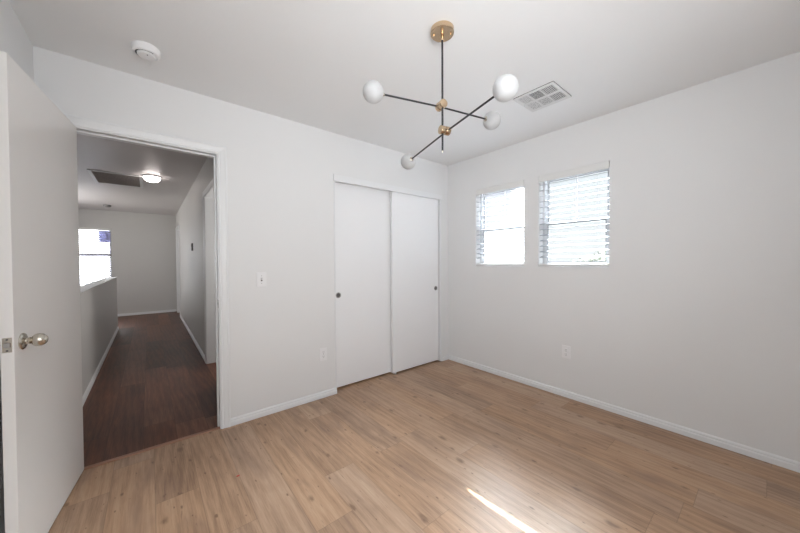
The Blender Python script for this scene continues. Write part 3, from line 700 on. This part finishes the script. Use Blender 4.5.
# return air grille in the hall ceiling
gx0, gx1, gy0, gy1 = -3.515, -2.975, 2.93, 3.73
gt = thing('return_grille', 'large rectangular dark air return grille with white frame on the hallway ceiling', 'air grille', ((gx0+gx1)/2, (gy0+gy1)/2, H))
A, Bq = (gx1-gx0)/2, (gy1-gy0)/2
bm = BM(); fw = 0.035
for (x0, x1, y0, y1) in ((-A, -A+fw, -Bq, Bq), (A-fw, A, -Bq, Bq), (-A+fw, A-fw, -Bq, -Bq+fw), (-A+fw, A-fw, Bq-fw, Bq)): box(bm, x0, x1, y0, y1, -0.014, 0, 0.002)
obj('grille_frame', bm, M['grille'], gt)
bm = BM(); n = 34
for k in range(n):
    y = -Bq+fw + (2*Bq-2*fw)*(k+.5)/n
    sweep(bm, [(-0.009, -0.0007), (0.009, -0.0007), (0.009, 0.0007), (-0.009, 0.0007)], [((-A+fw, y, -0.008), Vector((0, .8, .3)), Vector((0, -.3, .8))), ((A-fw, y, -0.008), Vector((0, .8, .3)), Vector((0, -.3, .8)))])
obj('grille_slats', bm, M['returngrille'], gt)
bm = BM(); box(bm, -A+.01, A-.01, -Bq+.01, Bq-.01, -0.0012, -0.0002); obj('grille_backing', bm, M['slotgrey'], gt)
# thermostat
t = thing('thermostat', 'small dark grey control unit high on the right hallway wall', 'thermostat', (HXR, 3.17, 1.485), (0, 0, -PI/2))
bm = BM(); box(bm, -0.036, 0.036, -0.020, 0, -0.058, 0.058, 0.004); obj('housing', bm, M['greyplate'], t)
bm = BM(); box(bm, -0.024, 0.024, -0.0215, -0.0195, 0.0, 0.040, 0.0008); obj('display', bm, M['slotgrey'], t)

# ---------------------------------------------------------------- outside
GZ = -2.9
bm = BM(); box(bm, -40, 40, -30, 50, GZ-0.2, GZ); struct('ground', bm, M['ground'])
def house(x0, x1, y0, y1, ztop, label, mat):
    t = thing('neighbour_house', label, 'house', ((x0+x1)/2, (y0+y1)/2, GZ))
    off = Matrix.Translation(-Vector(t.location))
    def P(nm, bm, m, par=t):
        o = obj(nm, bm, m, par); o.data.transform(off); return o
    bm = BM(); box(bm, x0, x1, y0, y1, GZ, ztop); P('house_wall', bm, M['stucco'])
    bm = BM(); z = GZ+0.3
    while z < ztop-0.12:
        sweep(bm, [(0, 0), (0.022, 0), (0.006, 0.16), (0, 0.16)], [((x0, y0, z), Vector((-1, 0, 0)), Vector((0, 0, 1))), ((x0, y1, z), Vector((-1, 0, 0)), Vector((0, 0, 1)))]); z += 0.165
    P('siding', bm, M['siding'])
    c = (y0+y1)/2
    for y in (y0+0.07, y1-0.07):
        bm = BM(); box(bm, x0-0.045, x0, y-0.07, y+0.07, GZ, ztop); P('corner_board', bm, M['stucco'])
    bm = BM(); wy0, wy1 = c-0.5, c+0.5
    box(bm, x0-0.05, x0, wy0-.1, wy1+.1, 0.9, 2.3); wf = P('window', bm, M['stucco'])
    bm = BM(); box(bm, x0-0.055, x0-.045, wy0, wy1, 1.0, 2.2); P('pane', bm, M['dark'], wf)
    bm = BM(); xc = (x0+x1)/2
    sweep(bm, [(x0-0.5, ztop), (x1+0.5, ztop), (xc, ztop+1.6)], [((0, y0-0.1, 0), Vector((1, 0, 0)), Vector((0, 0, 1))), ((0, y1+0.4, 0), Vector((1, 0, 0)), Vector((0, 0, 1)))])
    P('roof', bm, M['rooftile'])
    return t
house(4.6, 6.2, 1.69, 14.0, 3.7, 'pale two-storey neighbour house seen through the left bedroom window', 'siding')
t = house(-9.0, -1.0, 12.5, 20, 3.8, 'pale neighbour house seen through the stairwell window', 'siding')

random.seed(4)
def tree(x, y, h, rad, label):
    t = thing('tree', label, 'tree', (x, y, GZ), group='trees outside the bedroom windows')
    bm = BM(); cyl(bm, (0, 0, 0), (0.05, 0, h*0.5), 0.14, 0.09, n=12)
    for k in range(9):
        a = k*2.4; z = h*(0.42+0.05*k); q = Vector((math.cos(a)*rad*0.6, math.sin(a)*rad*0.6, z+rad*0.5)); cyl(bm, (0.05, 0, z*0.9 if z*0.9 < h*.5 else h*.48), q, 0.05, 0.015, n=6)
    obj('trunk', bm, M['bark'], t)
    bm = BM()
    for i in range(3800):
        while True:
            q = Vector((random.uniform(-1, 1), random.uniform(-1, 1), random.uniform(-1, 1)))
            if 0.35 < q.length < 1: break
        c = Vector((q.x*rad, q.y*rad, h*0.66+q.z*h*0.34))
        s = random.uniform(0.04, 0.085); a = Vector((random.gauss(0, 1), random.gauss(0, 1), random.gauss(0, 1))).normalized(); b = a.orthogonal().normalized()
        vs = [bm.verts.new(c+a*s), bm.verts.new(c+b*s*0.5), bm.verts.new(c-a*s), bm.verts.new(c-b*s*0.5)]; bm.faces.new(vs)
    obj('foliage', bm, M['leaf'], t)
tree(7.6, 0.1, 4.6, 1.25, 'leafy tree outside the right bedroom window, nearer the house')
tree(10.5, 1.6, 4.4, 1.6, 'leafy tree outside the right bedroom window, farther from the house')
